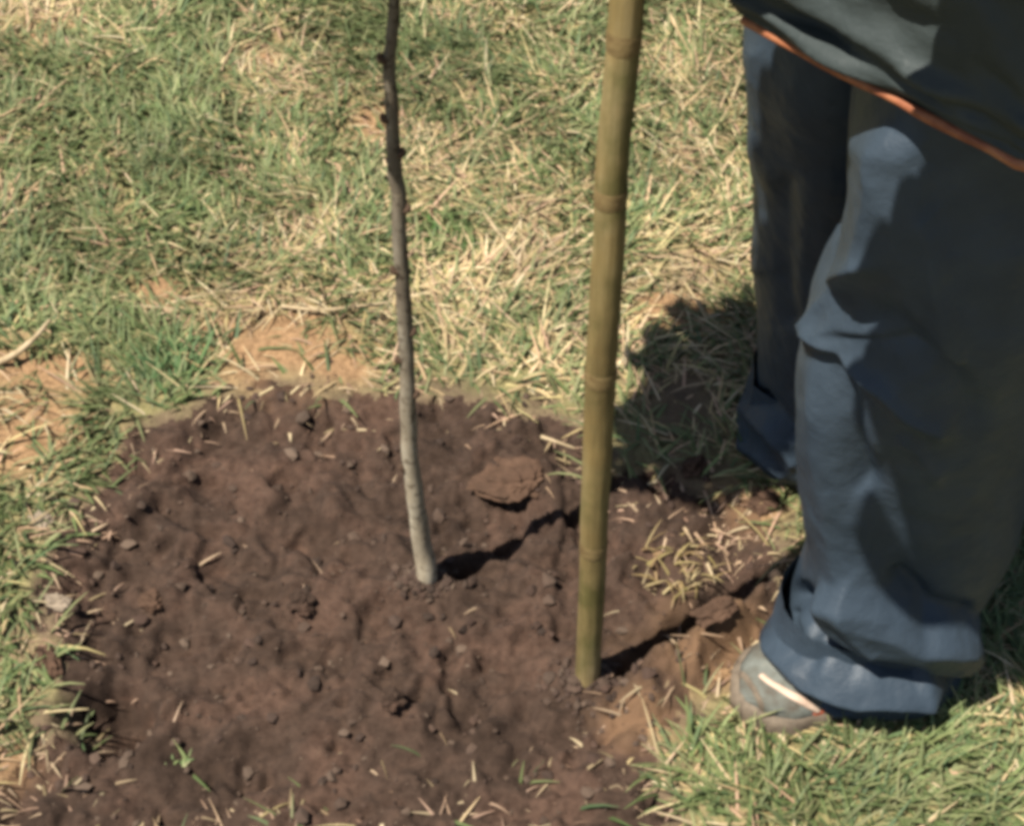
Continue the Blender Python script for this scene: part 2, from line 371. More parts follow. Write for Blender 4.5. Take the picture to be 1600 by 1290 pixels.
dr = dryness(xs, ys); isdry = rng.random(len(xs)) < np.clip(dr, 0.06, 0.93)
def emit(name, m, x, y, lo, hi, w0, w1, t0, t1, cols):
    n = len(x); P = np.stack([x, y, height(x, y)-0.002], -1)
    return blade_mesh(name, m, P, rng.uniform(lo, hi, n), rng.uniform(w0, w1, n), (9.0*fbm(x*7, y*7, 15, 2)+rng.normal(0, 1.1, n)), rng.uniform(t0, t1, n), rng.uniform(0.1, 1.1, n), cols*(0.9+0.5*fbm(x*11, y*11, 33, 3))[:, None])
gx, gy = xs[~isdry], ys[~isdry]
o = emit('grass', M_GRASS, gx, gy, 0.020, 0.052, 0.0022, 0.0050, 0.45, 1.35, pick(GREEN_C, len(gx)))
tag(o, 'short green blades of the worn lawn round the dug bed', 'grass', kind='stuff')
gx, gy = xs[isdry], ys[isdry]
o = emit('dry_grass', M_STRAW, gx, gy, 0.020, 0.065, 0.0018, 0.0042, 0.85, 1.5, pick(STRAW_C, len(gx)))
tag(o, 'bleached dry blades matted among the green grass', 'dry grass', kind='stuff')
# loose litter on the soil: bits of straw, mostly at the edges, right of the stake and at the bottom of the bed
x, y = scatter(40000, -0.7, 0.7, 0.62, 1.6); d = bed(x, y)
w = np.maximum.reduce([0.9*np.exp(-np.abs(d)/0.022), ell(x, y, 1150, 820, 130, 80), ell(x, y, 1090, 1090, 110, 60)*0.8, ell(x, y, 840, 1220, 120, 60)*0.12,
                       ell(x, y, 640, 1300, 380, 70)*0.6, ell(x, y, 1160, 1120, 80, 40), ell(x, y, 60, 1000, 60, 130)*0.7, ell(x, y, 110, 800, 70, 70)*0.6, ell(x, y, 50, 1230, 90, 60)*0.6, ell(x, y, 1160, 1110, 90, 40)*0.9, ell(x, y, 1080, 600, 110, 120)*0.5, np.full(len(x), 0.012)])
k = (rng.random(len(x)) < w*0.75) & (d > -0.06); x, y = x[k], y[k]
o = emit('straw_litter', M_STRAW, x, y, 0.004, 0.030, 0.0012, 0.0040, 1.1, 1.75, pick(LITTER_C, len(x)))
tag(o, 'broken bits of pale straw strewn over the edge of the soil', 'straw', kind='stuff')

# ------------------------------------------------------------------ crumbs of soil
bm = bmesh.new(); bmesh.ops.create_icosphere(bm, subdivisions=1, radius=1); IV = np.array([v.co[:] for v in bm.verts]); IF = np.array([[v.index for v in f_.verts] for f_ in bm.faces]); bm.free()
def crumbs(name, x, y, r, cols, m, sink=0.35):
    n = len(x); S = r[:, None]*rng.uniform(0.6, 1.3, (n, 3)); a = rng.uniform(0, 2*PI, n)
    J = IV[None]*(1+rng.uniform(-0.38, 0.38, (n, len(IV), 1)))*S[:, None]
    X = J[..., 0]*np.cos(a)[:, None]-J[..., 1]*np.sin(a)[:, None]; Y = J[..., 0]*np.sin(a)[:, None]+J[..., 1]*np.cos(a)[:, None]
    V = np.stack([X+x[:, None], Y+y[:, None], J[..., 2]*0.75+(height(x, y)+r*sink)[:, None]], -1)
    Fq = (IF[None]+(np.arange(n)*len(IV))[:, None, None]).reshape(-1, 3)
    C = np.ones((n, len(IV), 4)); C[..., :3] = cols[:, None]
    return mesh_np(name, V.reshape(-1, 3), Fq, m, None, False, {'tint': ('FLOAT_COLOR', C.reshape(-1, 4))})
x, y = scatter(10000, -0.75, 0.75, 0.62, 1.75); d = bed(x, y)
k = rng.random(len(x)) < sstep(-0.05, 0.01, d); x, y = x[k], y[k]
ncl = 260; sx_ = np.r_[rng.normal(PZ(660, 908)[0], .016, ncl), rng.normal(PZ(915, 1058)[0], .018, ncl)]; sy_ = np.r_[rng.normal(PZ(660, 908)[1], .012, ncl), rng.normal(PZ(915, 1058)[1], .013, ncl)]
x = np.r_[x, sx_]; y = np.r_[y, sy_]
r = 0.0012+0.0062*rng.random(len(x))**9.0; r[-2*ncl:] = 0.001+.0045*rng.random(2*ncl)**2.5
CR = np.array([[.04,.026,.019],[.06,.038,.028],[.08,.052,.037],[.11,.076,.054],[.065,.039,.028]])
o = crumbs('soil_crumbs', x, y, r, pick(CR, len(x)), M_CRUMB); tag(o, 'crumbs of dark brown soil scattered over the bed', 'soil crumbs', kind='stuff')

# ------------------------------------------------------------------ clods and stones, each its own
def clod(name, px, py, r, m, label, cat, sq=(1, 1, .65), seed=0, rot=0.0, sink=0.3):
    c = PZ(px, py, 0.0); z = gz(c[0], c[1])
    b_ = bmesh.new(); bmesh.ops.create_icosphere(b_, subdivisions=4, radius=1)
    P = np.array([v.co[:] for v in b_.verts]); Fq = np.array([[v.index for v in f_.verts] for f_ in b_.faces]); b_.free()
    n = 1+0.5*fbm(P[:, 0]*1.3+seed, P[:, 1]*1.3+P[:, 2]*1.7, seed, 3)+0.30*fbm(P[:, 0]*4+P[:, 2]*3, P[:, 1]*4-P[:, 2]*4, seed+5, 4, .75)
    P = P*n[:, None]*np.array(sq)*r; ca, sa = math.cos(rot), math.sin(rot)
    P = np.stack([P[:, 0]*ca-P[:, 1]*sa, P[:, 0]*sa+P[:, 1]*ca, P[:, 2]], -1)
    o = empty_mesh(name, P, Fq, m, (c[0], c[1], z+r*sq[2]*sink)); return tag(o, label, cat)
def empty_mesh(name, P, Fq, m, loc):
    o = mesh_np(name, P, Fq, m, None, False); o.location = loc; return o
clod('soil_clod', 795, 752, .022, M_CLAYCLOD, 'reddish brown clod of earth between the sapling and the stake, largest in the bed', 'clod', (1.5, 1.0, .42), 3, .1, -.1)
clod('soil_clod', 236, 935, .011, M_CLAYCLOD, 'light brown clod at the left rim of the soil bed', 'clod', (1, 1, .8), 14, .5)
clod('soil_clod', 1115, 985, .014, M_CLAYCLOD, 'reddish clod between the stake shadow and the trouser cuff', 'clod', (1.5, .8, .6), 21, .5)
clod('soil_clod', 1195, 790, .015, M_CLAYCLOD, 'orange brown clod beside the knee fold of the near trouser leg', 'clod', (1.2, .8, .8), 25, .2)
clod('soil_clod', 470, 940, .012, M_SOIL, 'small pale brown clod in the middle left of the open soil', 'clod', (1, 1, .8), 33, .2)
clod('soil_clod', 615, 1105, .010, M_SOIL, 'small round clod below the foot of the sapling', 'clod', (1, 1, .8), 35, .9)
clod('soil_clod', 1085, 735, .012, M_CLAYCLOD, 'brown clod at the lower edge of the dappled leaf shadow', 'clod', (1.3, .9, .7), 41, .9)
clod('stone', 63, 815, .011, M_STONE, 'pale round pebble in the grass at the left edge', 'stone', (1, 1, .8), 51)
clod('stone', 90, 940, .012, M_STONE, 'pale flat stone lying left of the soil bed', 'stone', (1.2, .8, .7), 52)
clod('stone', 75, 1035, .013, M_CLAYCLOD, 'long orange stone left of the small round pit', 'stone', (.7, 1.5, .7), 54, .5)

# ------------------------------------------------------------------ single stalks and weeds
def stalk(name, pix, w, m, label, cat, lift=0.008):
    pts = []
    for (px, py, h) in pix:
        p = PZ(px, py, h+lift); pts.append(p)
    path = cat_rom(pts, 24); r = np.linspace(w, w*0.45, 24)
    V_, F_ = tube(path, r, 8); return tag(mesh_np(name, V_, F_, m), label, cat)
stalk('straw_stalk', [(-40,580,.0),(15,558,.008),(50,532,.014),(78,500,.010)], .0048, M_STALK, 'thick pale curved stalk of straw at the left edge', 'stalk')
stalk('straw_stalk', [(440,478,.004),(500,484,.008),(560,478,.008),(625,470,.004)], .0022, M_STALK, 'thin straight straw lying behind the sapling', 'stalk')
stalk('straw_stalk', [(846,682,.012),(870,690,.015),(898,700,.011)], .0022, M_STALK, 'short pale chip of straw on a clod left of the stake', 'stalk')
stalk('straw_stalk', [(755,330,.004),(790,380,.010),(812,412,.004)], .0022, M_STALK, 'straw stalk slanting across dry grass between sapling and stake', 'stalk')
stalk('straw_stalk', [(500,345,.004),(540,380,.010),(560,398,.004)], .0022, M_STALK, 'yellow straw stalk in the dry patch left of the sapling', 'stalk')
def tuft(px, py, n, L, spread, label, cols, w=.0042, name='weed'):
    c = PZ(px, py); z = gz(c[0], c[1]); a = rng.uniform(0, 2*PI, n); rr = spread*np.sqrt(rng.random(n))
    P = np.stack([rr*np.cos(a), rr*np.sin(a), np.full(n, -.004)], -1)
    az = rng.uniform(0, 2*PI)+rng.normal(0, 1.5, n)
    o = blade_mesh(name, M_GRASS, P, rng.uniform(.35, 1, n)*L, rng.uniform(.5, 1.1, n)*w, az, rng.uniform(.2, 1.3, n), rng.uniform(.2, 1.5, n), cols)
    o.location = (c[0], c[1], z); return tag(o, label, 'grass tuft' if name != 'weed' else 'weed')
tuft(272, 575, 110, .055, .032, 'dark green grass tuft hanging over the upper left rim of the bed', pick(GREEN_C*np.array([.62, .85, .8]), 110), .005, 'grass_tuft')
tuft(150, 690, 45, .04, .025, 'small grass tuft between the orange earth and the bed', pick(GREEN_C, 45), .004, 'grass_tuft')
tuft(702, 372, 130, .035, .035, 'bright green grass tuft in dry grass between sapling and stake', pick(GREEN_C*np.array([.6, .95, .6]), 130), .005, 'grass_tuft')
tuft(265, 1175, 26, .026, .014, 'tiny yellow green weed growing right of the round pit', pick(GREEN_C*1.1, 26), .0045)
tuft(825, 1195, 14, .030, .022, 'sparse weed sprouting from bare soil below the stake', pick(GREEN_C*.8, 14), .003)
tuft(1050, 890, 60, .036, .040, 'yellowish weed sprouting in the soil right of the stake', pick(STRAW_C*np.array([.62, .60, .5]), 60), .0036)

# ------------------------------------------------------------------ sapling
SB = PZ(668, 905); SBz = gz(SB[0], SB[1])
sap = empty('sapling', (SB[0], SB[1], SBz), 'slender bare young tree stem planted in the middle of the dug soil', 'young tree')
spx = [(672,935,40),(665,895,38),(652,800,33),(641,700,30),(636,600,29),(632,500,28),(626,400,28),(620,300,27),(614,200,26),(609,100,24),(615,10,22)]
path = []; rad = []
for px, py, w_ in spx:
    p = PY(px, py, SB[1]); path.append(p); rad.append(w_/2/FPX*proj(p)[2]*0.86)
dirv = path[-1]-path[-3]
path += [path[-1]+np.array([.004, .004, .10]), path[-1]+np.array([.000, .010, .22]), path[-1]+np.array([.006, .012, .34])]; rad += [.0055, .0042, .0022]
P_ = cat_rom(path, 150); R_ = np.interp(np.linspace(0, 1, 150), np.linspace(0, 1, len(rad)), rad)
R_ = R_*(1+0.10*fbm(np.arange(150)*.22, np.zeros(150), 4, 3))
P_[:, 0] += .0026*fbm(np.arange(150)*.15, np.zeros(150)+3, 9, 2); P_[:, 1] += .002*fbm(np.arange(150)*.12, np.zeros(150)+8, 19, 2)
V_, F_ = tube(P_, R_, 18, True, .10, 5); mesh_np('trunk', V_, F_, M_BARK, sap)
def at_pix(py):
    _, yy, _ = proj(P_); i = int(np.argmin(np.abs(yy-py))); return P_[i], R_[i]
for py, sx in [(185,-1),(245,1),(95,-1),(330,1),(420,-1),(520,1),(620,1),(735,-1),(560,-1)]:
    p, r_ = at_pix(py); d_ = np.array([sx*.9, -.35, .35]); d_ /= np.linalg.norm(d_)
    pts = np.array([p+d_*r_*.5, p+d_*(r_+.0015), p+d_*(r_+.0028)+[0, 0, .003], p+d_*(r_+.003)+[0, 0, .006]])
    V_, F_ = tube(cat_rom(pts, 8), [.0036, .0038, .0036, .0032, .0028, .0022, .0014, .0005], 8); mesh_np('bud', V_, F_, M_BUD, sap)
crownV = []; crownF = []; off = 0; leaves = []
for k in range(11):
    i = 118+int(k*3.0); p = P_[min(i, 148)]; a = 2.4*k+.4; L = .12-.005*k
    dv = np.array([math.cos(a), math.sin(a), .75]); dv /= np.linalg.norm(dv)
    e = p+dv*L; e[2] = max(e[2], .72)
    pts = cat_rom([p, p+dv*L*.5+[0, 0, -.004], e], 10)
    V_, F_ = tube(pts, np.linspace(.0028, .0010, 10), 8); mesh_np('branch', V_, F_, M_BARK, sap)
    for q in range(34):
        s_ = .25+.75*rng.random(); c_ = pts[min(int(s_*9), 9)]; leaves.append(c_+rng.normal(0, .010, 3))
leaves = np.array(leaves); leaves[:, 2] = np.maximum(leaves[:, 2], .725)
ex_ = rng.normal(0, 1, (620, 3)); ex_ /= np.linalg.norm(ex_, axis=1)[:, None]; ex_ *= rng.random((620, 1))**.4  # loose leaf clusters, unseen, added to fill out the shadow on the ground
leaves = np.vstack([leaves, np.array([SB[0]-.040, SB[1]+.030, .84])+ex_*[.070, .135, .085]]); ex2 = rng.normal(0, 1, (240, 3)); ex2 /= np.linalg.norm(ex2, axis=1)[:, None]; ex2 *= rng.random((240, 1))**.4
leaves = np.vstack([leaves, np.array([SB[0]-.055, SB[1]-.045, .80])+ex2[:120]*[.095, .05, .06], np.array([SB[0]+.01, SB[1]+.12, .87])+ex2[120:]*[.06, .055, .06]])
leaves[:, 2] = np.maximum(leaves[:, 2], .735)
n = len(leaves); Lv = []; Lf = []
for i, c_ in enumerate(leaves):
    a = rng.uniform(0, 2*PI); tl = rng.uniform(-.3, .6); s_ = rng.uniform(.024, .038); d_ = np.array([math.cos(a)*math.cos(tl), math.sin(a)*math.cos(tl), -math.sin(tl)*.5])
    sd = np.array([-math.sin(a), math.cos(a), rng.uniform(-.4, .4)]); up = np.array([0, 0, 1.0])
    for t_, w_, h_ in ((0, .04, 0), (.3, .26, .03), (.65, .24, .02), (1, .02, -.10)):
        Lv += [c_+d_*s_*t_-sd*s_*w_+up*s_*h_, c_+d_*s_*t_+sd*s_*w_+up*s_*h_]
    b0 = i*8; Lf += [[b0+2*q, b0+2*q+1, b0+2*q+3, b0+2*q+2] for q in range(3)]
mesh_np('crown', Lv, Lf, M_LEAF, sap)

# ------------------------------------------------------------------ stake
TB = PZ(920, 1055); TBz = gz(TB[0], TB[1])
stk = empty('bamboo_stake', (TB[0], TB[1], TBz), 'straight brown bamboo stake driven upright into the soil beside the sapling', 'stake')
kpx = [(917,1090,42),(919,1040,42),(925,900,45),(932,750,50),(938,600,53),(947,450,55),(955,300,56),(966,150,58),(979,0,61)]
path = []; rad = []
for px, py, w_ in kpx:
    p = PY(px, py, TB[1]); path.append(p); rad.append(w_/2/FPX*proj(p)[2]*0.92)
e = path[-1]-path[-3]; e /= np.linalg.norm(e)
path += [path[-1]+e*.05, path[-1]+e*.10]; rad += [rad[-1]*1.0, rad[-1]*.98]
P_ = cat_rom(path, 220); R_ = np.interp(np.linspace(0, 1, 220), np.linspace(0, 1, len(rad)), rad); R_ *= 1+.02*fbm(np.arange(220)*.1, np.zeros(220), 44, 2)
P_[:, 0] += .0015*fbm(np.arange(220)*.05, np.zeros(220), 3, 2)
V_, F_ = tube(P_, R_, 32, True, .02, 6); mesh_np('cane', V_, F_, M_CANE, stk)
for py in (852, 585, 300, 60):
    p, r_ = at_pix(py); prof = np.array([0, .5, .9, 1, .7, .95, .6, 0])
    pts = np.array([p+e*(j-3.5)*.0022 for j in range(8)]); V_, F_ = tube(pts, r_+.0002+.0004*prof, 32, False); mesh_np('node_ring', V_, F_, M_NODE, stk)

# ------------------------------------------------------------------ person
PER = np.array([0.36, 1.12, 0.0])
per = empty('person', tuple(PER), 'stooping person in dark blue grey tracksuit trousers and jacket with orange hem piping', 'person')
def pl_dist(px, py, line):
    best = np.full(px.shape, 1e9); L_ = [np.array(p, float) for p in line]
    for a, b_ in zip(L_[:-1], L_[1:]):
        ab = b_-a; t_ = np.clip(((px-a[0])*ab[0]+(py-a[1])*ab[1])/(ab@ab), 0, 1)
        best = np.minimum(best, np.hypot(px-a[0]-t_*ab[0], py-a[1]-t_*ab[1]))
    return best
def leg_mesh(rows, ring, yc_top, yc_bot, depth, folds, flaps, seed, nu=260, nv=400):
    """a baggy trouser leg lofted from the silhouette rows of the photo at its own distance, then sculpted with folds"""
    ks = []
    for (py, L_, R2) in rows:
        f_ = (py-rows[0][0])/(rows[-1][0]-rows[0][0]); yc = yc_top+(yc_bot-yc_top)*f_
        a = PY(L_, py, yc); b_ = PY(R2, py, yc); ks.append(((a[0]+b_[0])/2, yc, (a[2]+b_[2])/2, (b_[0]-a[0])/2, depth(f_)))
    ks.append(ring)
    top = ks[0]; ks = [(top[0]+.005, top[1], top[2]+.14, top[3]*1.02, top[4])]+ks
    K = cat_rom(np.array(ks), nv)
    th = np.linspace(0, 2*PI, nu, endpoint=False); ex = 2/2.35
    cx = np.sign(np.cos(th))*np.abs(np.cos(th))**ex; cy = np.sign(np.sin(th))*np.abs(np.sin(th))**ex
    X = K[:, 0:1]+K[:, 3:4]*cx; Y = K[:, 1:2]+K[:, 4:5]*cy; Z = np.repeat(K[:, 2:3], nu, 1)
    P = np.stack([X, Y, Z], -1)
    D = np.stack([cx*K[:, 4:5], cy*K[:, 3:4], np.zeros_like(X)], -1); D /= np.linalg.norm(D, axis=-1)[..., None]
    px, py, _ = proj(P); view = np.array([0, 0, CAMH])-P; front = sstep(-.25, .25, (D*view).sum(-1)/np.linalg.norm(view, axis=-1))
    amp = np.zeros(X.shape); drop = np.zeros(X.shape)
    px2 = px+7*fbm(px/60, py/60, seed, 2); py2 = py+7*fbm(px/60, py/60, seed+3, 2)
    for line, w_, h_ in folds:
        dl = pl_dist(px2, py2, line)/w_; amp += h_*(np.exp(-dl**2) if h_ < 0 else np.exp(-dl**1.3))*front
    for poly, w_, h_ in flaps:
        A = np.array(poly, float); ins = np.zeros(px.shape, bool)
        for a, b_ in zip(A, np.roll(A, -1, 0)):
            ins ^= ((a[1] > py2) != (b_[1] > py2)) & (px2 < (b_[0]-a[0])*(py2-a[1])/(b_[1]-a[1]+1e-9)+a[0])
        sd_ = np.where(ins, 1, -1)*pl_dist(px2, py2, poly+[poly[0]]); fa = h_*sstep(-w_, w_, sd_)*front; amp += fa; drop += fa
    amp += .0035*fbm(th[None]*2.2+Z*9, Z*16-th[None]*.8, seed, 3)*np.sin(th/2)[None]**.2
    P = P+D*amp[..., None]; P[..., 2] -= .15*np.clip(amp, -.02, .02)+.55*drop
    P[..., 2] = np.maximum(P[..., 2], -.004)
    # the cuff is a real hem: fold the last ring inwards and up
    inner = P[-1].copy(); cen = inner.mean(0); inn2 = cen+(inner-cen)*.93; inn2[:, 2] += .004; inn3 = cen+(inner-cen)*.88; inn3[:, 2] += .09
    P = np.concatenate([P, inn2[None], inn3[None]], 0)
    return P.reshape(-1, 3), grid_faces(nu, nv+2, True)[:, ::-1]
near_rows = [(150,1338,1700),(260,1335,1692),(380,1333,1672),(440,1300,1658),(500,1268,1642),(600,1252,1622),(700,1250,1605),(800,1258,1590),(860,1262,1560),(920,1246,1528),(975,1222,1500)]
rc = PZ(1362, 1020, .03)
near_ring1 = (PZ(1345, 1036, .0)[0], PZ(1345, 1036, .0)[1]+.004, .010, .093, .074)
near_folds = [
    ([(1395,215),(1388,300),(1372,390)], 42, .016), ([(1385,385),(1325,440),(1272,505)], 15, .012),
    ([(1278,520),(1340,585),(1420,640),(1470,668)], 13, .010), ([(1420,690),(1462,738)], 12, .006),
    ([(1300,560),(1318,640),(1345,760)], 24, -.014), ([(1270,570),(1278,700),(1300,850),(1320,910)], 30, .008),
    ([(1400,480),(1470,560),(1520,640)], 30, -.008), ([(1380,760),(1400,860),(1430,930)], 40, -.008),
    ([(1255,930),(1292,985),(1340,1014),(1425,1032)], 15, -.046), ([(1305,915),(1370,948),(1440,985),(1500,988)], 24, .010),
    ([(1400,915),(1450,955),(1510,962)], 18, -.014), ([(1218,985),(1280,1036),(1350,1062),(1440,1068)], 18, .016), ([(1240,960),(1262,1000),(1285,1010)], 9, -.014), ([(1300,1070),(1360,1092),(1420,1085)], 11, -.014), ([(1330,905),(1345,950),(1370,985)], 10, .006),
    ([(1262,1062),(1330,1085),(1380,1088)], 13, -.010), ([(1460,330),(1480,450),(1500,560)], 20, .004)]
near_flaps = [([(1296,900),(1380,925),(1450,972),(1526,968),(1512,1032),(1440,1030),(1345,1006),(1296,955)], 9, .015),
    ([(1250,935),(1290,992),(1340,1022),(1430,1040),(1470,1058),(1400,1100),(1310,1105),(1200,1040)], 10, .012),
    ([(1350,200),(1400,190),(1445,215),(1480,420),(1500,560),(1420,520),(1290,515),(1330,440),(1345,300)], 16, .008)]
def dn(f_): return .100+.012*math.sin(f_*6)-.018*f_
NV, NF = leg_mesh(near_rows, near_ring1, 1.030, 1.022, dn, near_folds, near_flaps, 13)
far_rows = [(20,1166,1470),(120,1168,1470),(200,1172,1465),(260,1182,1460),(400,1182,1440),(500,1184,1430),(580,1186,1410),(620,1172,1395),(660,1158,1380)]
far_ring = (PZ(1265, 680)[0], PZ(1265, 680)[1], .012, .075, .070)
far_folds = [([(1180,80),(1186,260),(1190,420)], 14, .006), ([(1165,640),(1200,670),(1240,720)], 12, .010), ([(1185,620),(1210,650),(1235,680)], 10, -.014), ([(1220,300),(1230,500)], 20, -.008), ([(1150,690),(1190,715),(1225,738)], 10, .008)]
FV, FF = leg_mesh(far_rows, far_ring, 1.225, 1.290, lambda f_: .105-.02*f_, far_folds, [], 29)
# seat of the trousers, inside the jacket
th = np.linspace(0, 2*PI, 48, endpoint=False); SV = []
for z_, cx_, cy_, a_, b_ in [(.74,.375,1.12,.155,.17),(.80,.375,1.11,.16,.175),(.90,.37,1.09,.16,.165),(.97,.35,1.06,.15,.14)]:
    SV.append(np.stack([cx_+a_*np.cos(th), cy_+b_*np.sin(th), np.full(48, z_)], -1))
SV = np.concatenate(SV); SF = grid_faces(48, 4, True)
TV = np.concatenate([NV, FV, SV]); TF = np.concatenate([NF, FF+len(NV), SF+len(NV)+len(FV)])
mesh_np('trousers', TV, TF, M_TROU, per)

# jacket: hem loop round the hips, then up the bent back to the collar
front = [(1170,32,.69),(1225,62,.693),(1290,96,.70),(1345,124,.703),(1400,150,.705),(1450,178,.708),(1500,203,.71),(1560,232,.712),(1610,256,.712)]
loop = [PZ(*p) for p in front]+[np.array(p) for p in [(.385,.845,.715),(.46,.835,.715),(.53,.88,.715),(.565,.97,.715),(.56,1.08,.71),(.51,1.19,.70),(.42,1.27,.70),(.33,1.28,.695),(.25,1.22,.69),(.195,1.14,.688)]]
NL = 144
lp = cat_rom(loop+[loop[0]], NL*3+1)[:-1]; seg = np.linalg.norm(np.diff(np.vstack([lp, lp[:1]]), axis=0), axis=1); s_ = np.r_[0, np.cumsum(seg)]
tq = np.linspace(0, s_[-1], NL, endpoint=False); lpx = np.vstack([lp, lp[:1]]); hem = np.stack([np.interp(tq, s_, lpx[:, k]) for k in range(3)], -1)
hc = hem.mean(0); hang = np.arctan2(hem[:, 1]-hc[1], hem[:, 0]-hc[0])
Fd = np.array([-.72, -.69, 0]); Wd = np.array([.69, -.72, 0]); Zd = np.array([0, 0, 1.0])
secs = []
def sect(c, hw, hd, lean):
    """ring round the torso, perpendicular to a spine that leans forward by lean"""
    up = Zd*math.cos(lean)+Fd*math.sin(lean); fr = Fd*math.cos(lean)-Zd*math.sin(lean)
    dirs = np.stack([np.cos(hang), np.sin(hang), 0*hang], -1); a = np.arctan2(dirs@Fd, dirs@Wd)
    ex = .85; ca = np.sign(np.cos(a))*np.abs(np.cos(a))**ex; sa_ = np.sign(np.sin(a))*np.abs(np.sin(a))**ex
    return np.array(c)+hw*ca[:, None]*Wd+hd*sa_[:, None]*fr
secs = [hem]
b1 = hem.copy(); out = (hem-hc); out[:, 2] = 0; out /= np.linalg.norm(out, axis=1)[:, None]
secs += [hem+out*.006+[0, 0, .018], hem+out*.016+[0, 0, .05], hem*0.9+.1*hc+out*.022+[0, 0, .11]]
secs += [sect((.375,1.06,.94), .18, .150, .30), sect((.325,1.01,1.06), .185, .135, .38), sect((.285,.97,1.16), .20, .125, .40), sect((.265,.95,1.215), .14, .095, .42), sect((.255,.94,1.25), .068, .064, .42)]
S = np.array(secs); nS = 90; JV = np.stack([cat_rom(S[:, i], nS) for i in range(NL)], 1)
wr = .026*fbm(np.arange(NL)[None]*.10+np.arange(nS)[:, None]*.05, np.arange(nS)[:, None]*.11, 63, 3)
cenr = JV.mean(1, keepdims=True); dd = JV-cenr; dd /= np.linalg.norm(dd, axis=-1)[..., None]
fal = np.minimum(1, np.arange(nS)/8.)[:, None]; JV = JV+dd*(wr*fal)[..., None]
inn = hem+(hc-hem)*.07+[0, 0, .012]; inn2 = hem+(hc-hem)*.10+[0, 0, .10]
JA = np.concatenate([inn2[None], inn[None], JV], 0).reshape(-1, 3)
jac = mesh_np('jacket', JA, grid_faces(NL, nS+2, True), M_JACK, per)
hp = hem+out*.003; hp = np.vstack([hp, hp[:2]])
rr = .0033*(1+.35*fbm(np.arange(len(hp))*.28, np.zeros(len(hp)), 5, 3)); V_, F_ = tube(hp, rr, 12, False)
mesh_np('hem_piping', V_, F_, M_PIPE, jac)

# shoulders, arms and hands: unseen, posed so their shadows fall on the legs
kS = -np.array([SUN_H[0], SUN_H[1]])/math.tan(SUN_EL)
ShR = np.array([.145,1.075,1.165]); ShL = np.array([.405,.825,1.165])
eR = np.array([.062,1.003,1.00]); wR = np.array([-.075,1.005,1.00]); gR = np.array([-.135,1.01,1.00])
eL = np.array([.215,.820,1.02]); wL = np.array([.035,.760,1.055]); gL = np.array([.004,.757,1.06])
for a, b_, c_ in ((ShR, eR, wR), (ShL, eL, wL)):
    pt = cat_rom([a, (a+b_)/2, b_, (b_+c_)/2, c_+(c_-b_)*-.06], 60); rd = np.interp(np.linspace(0, 1, 60), [0, .1, .5, .9, 1], [.060, .066, .046, .051, .047])
    V_, F_ = tube(pt, rd*(1+.06*np.sin(np.arange(60)*1.1)), 28, True, .12, 8); mesh_np('sleeve', V_, F_, M_JACK, jac)

# body: one skinned figure under the clothes
bv = []; be = []; brd = []
def bn(p, r_, par=None):
    bv.append(tuple(np.array(p)-PER)); brd.append(r_); i = len(bv)-1
    if par is not None: be.append((par, i))
    return i
NA = np.array([(near_ring1[0]), near_ring1[1], .08]); FA = np.array([far_ring[0], far_ring[1], .08])
pel = bn((.37,1.09,.84), .095); sp1 = bn((.375,1.06,.95), .10, pel); sp2 = bn((.325,1.01,1.06), .10, sp1); ch = bn((.29,.975,1.15), .09, sp2); nk = bn((.25,.935,1.26), .05, ch)
HC = np.array([.205,.890,1.365]); hd0 = bn(HC-[0, 0, .055], .062, nk); hd1 = bn(HC, .085, hd0); hd2 = bn(HC+[.007, .005, .055], .06, hd1)
fwd = np.array([-.62, -.62, -.48]); nose = bn((HC-[0, 0, .005])+fwd*.10, .012, hd1); chin = bn((HC-[0, 0, .055])+fwd*.075, .028, hd0)
for s_ in (-1, 1): bn((HC-[0, 0, .005])+Wd*s_*.088, .014, hd1)
for s_, a, b_, c_, g in ((-1, ShR, eR, wR, gR), (1, ShL, eL, wL, gL)):
    i = bn(a-[0, 0, .02], .036, ch); j = bn(b_, .032, i); k = bn(c_, .026, j); pd = (g-c_); pd /= np.linalg.norm(pd); pm = bn(c_+pd*.025, .026, k)
    side = np.cross(pd, Zd); side /= np.linalg.norm(side); rs = .030
    for q in range(4):
        z0 = .022-.015*q; b0 = g-pd*rs*.9+Zd*z0-side*.012; p1 = bn(b0-side*.014, .0095, pm); p2 = bn(g+pd*.008-side*rs+Zd*z0, .009, p1); p3 = bn(g+pd*.026-side*.012+Zd*z0, .0085, p2); bn(g+pd*.028+side*.010+Zd*z0, .0075, p3)
    t1 = bn(g-pd*rs*.9+side*.016+Zd*.032, .011, pm); t2 = bn(g+side*(rs+.002)+Zd*.036, .010, t1); bn(g+pd*.018+side*.024+Zd*.032, .008, t2)
for an, kn in ((NA, np.array([.36,1.03,.46])), (FA, np.array([.31,1.255,.45]))):
    h_ = bn((an*.15+np.array([.365,1.10,.80])*.85)+[0, 0, .02], .058, pel); k_ = bn(kn, .045, h_); bn(an, .036, k_)
me = bpy.data.meshes.new('body'); me.from_pydata(bv, be, []); bo = bpy.data.objects.new('body', me); COL.objects.link(bo); bo.parent = per
sk = bo.modifiers.new('skin', 'SKIN'); sk.use_smooth_shade = True
for v_, r_ in zip(me.skin_vertices[0].data, brd): v_.radius = (r_, r_); 
me.skin_vertices[0].data[0].use_root = True
bo.modifiers.new('sub', 'SUBSURF').levels = 2; bo.modifiers['sub'].render_levels = 2
me.materials.append(M_SKIN)
b_ = bmesh.new(); bmesh.ops.create_uvsphere(b_, u_segments=32, v_segments=20, radius=.104)
hv = np.array([v.co[:] for v in b_.verts]); hf = [[v.index for v in f_.verts] for f_ in b_.faces]; b_.free()
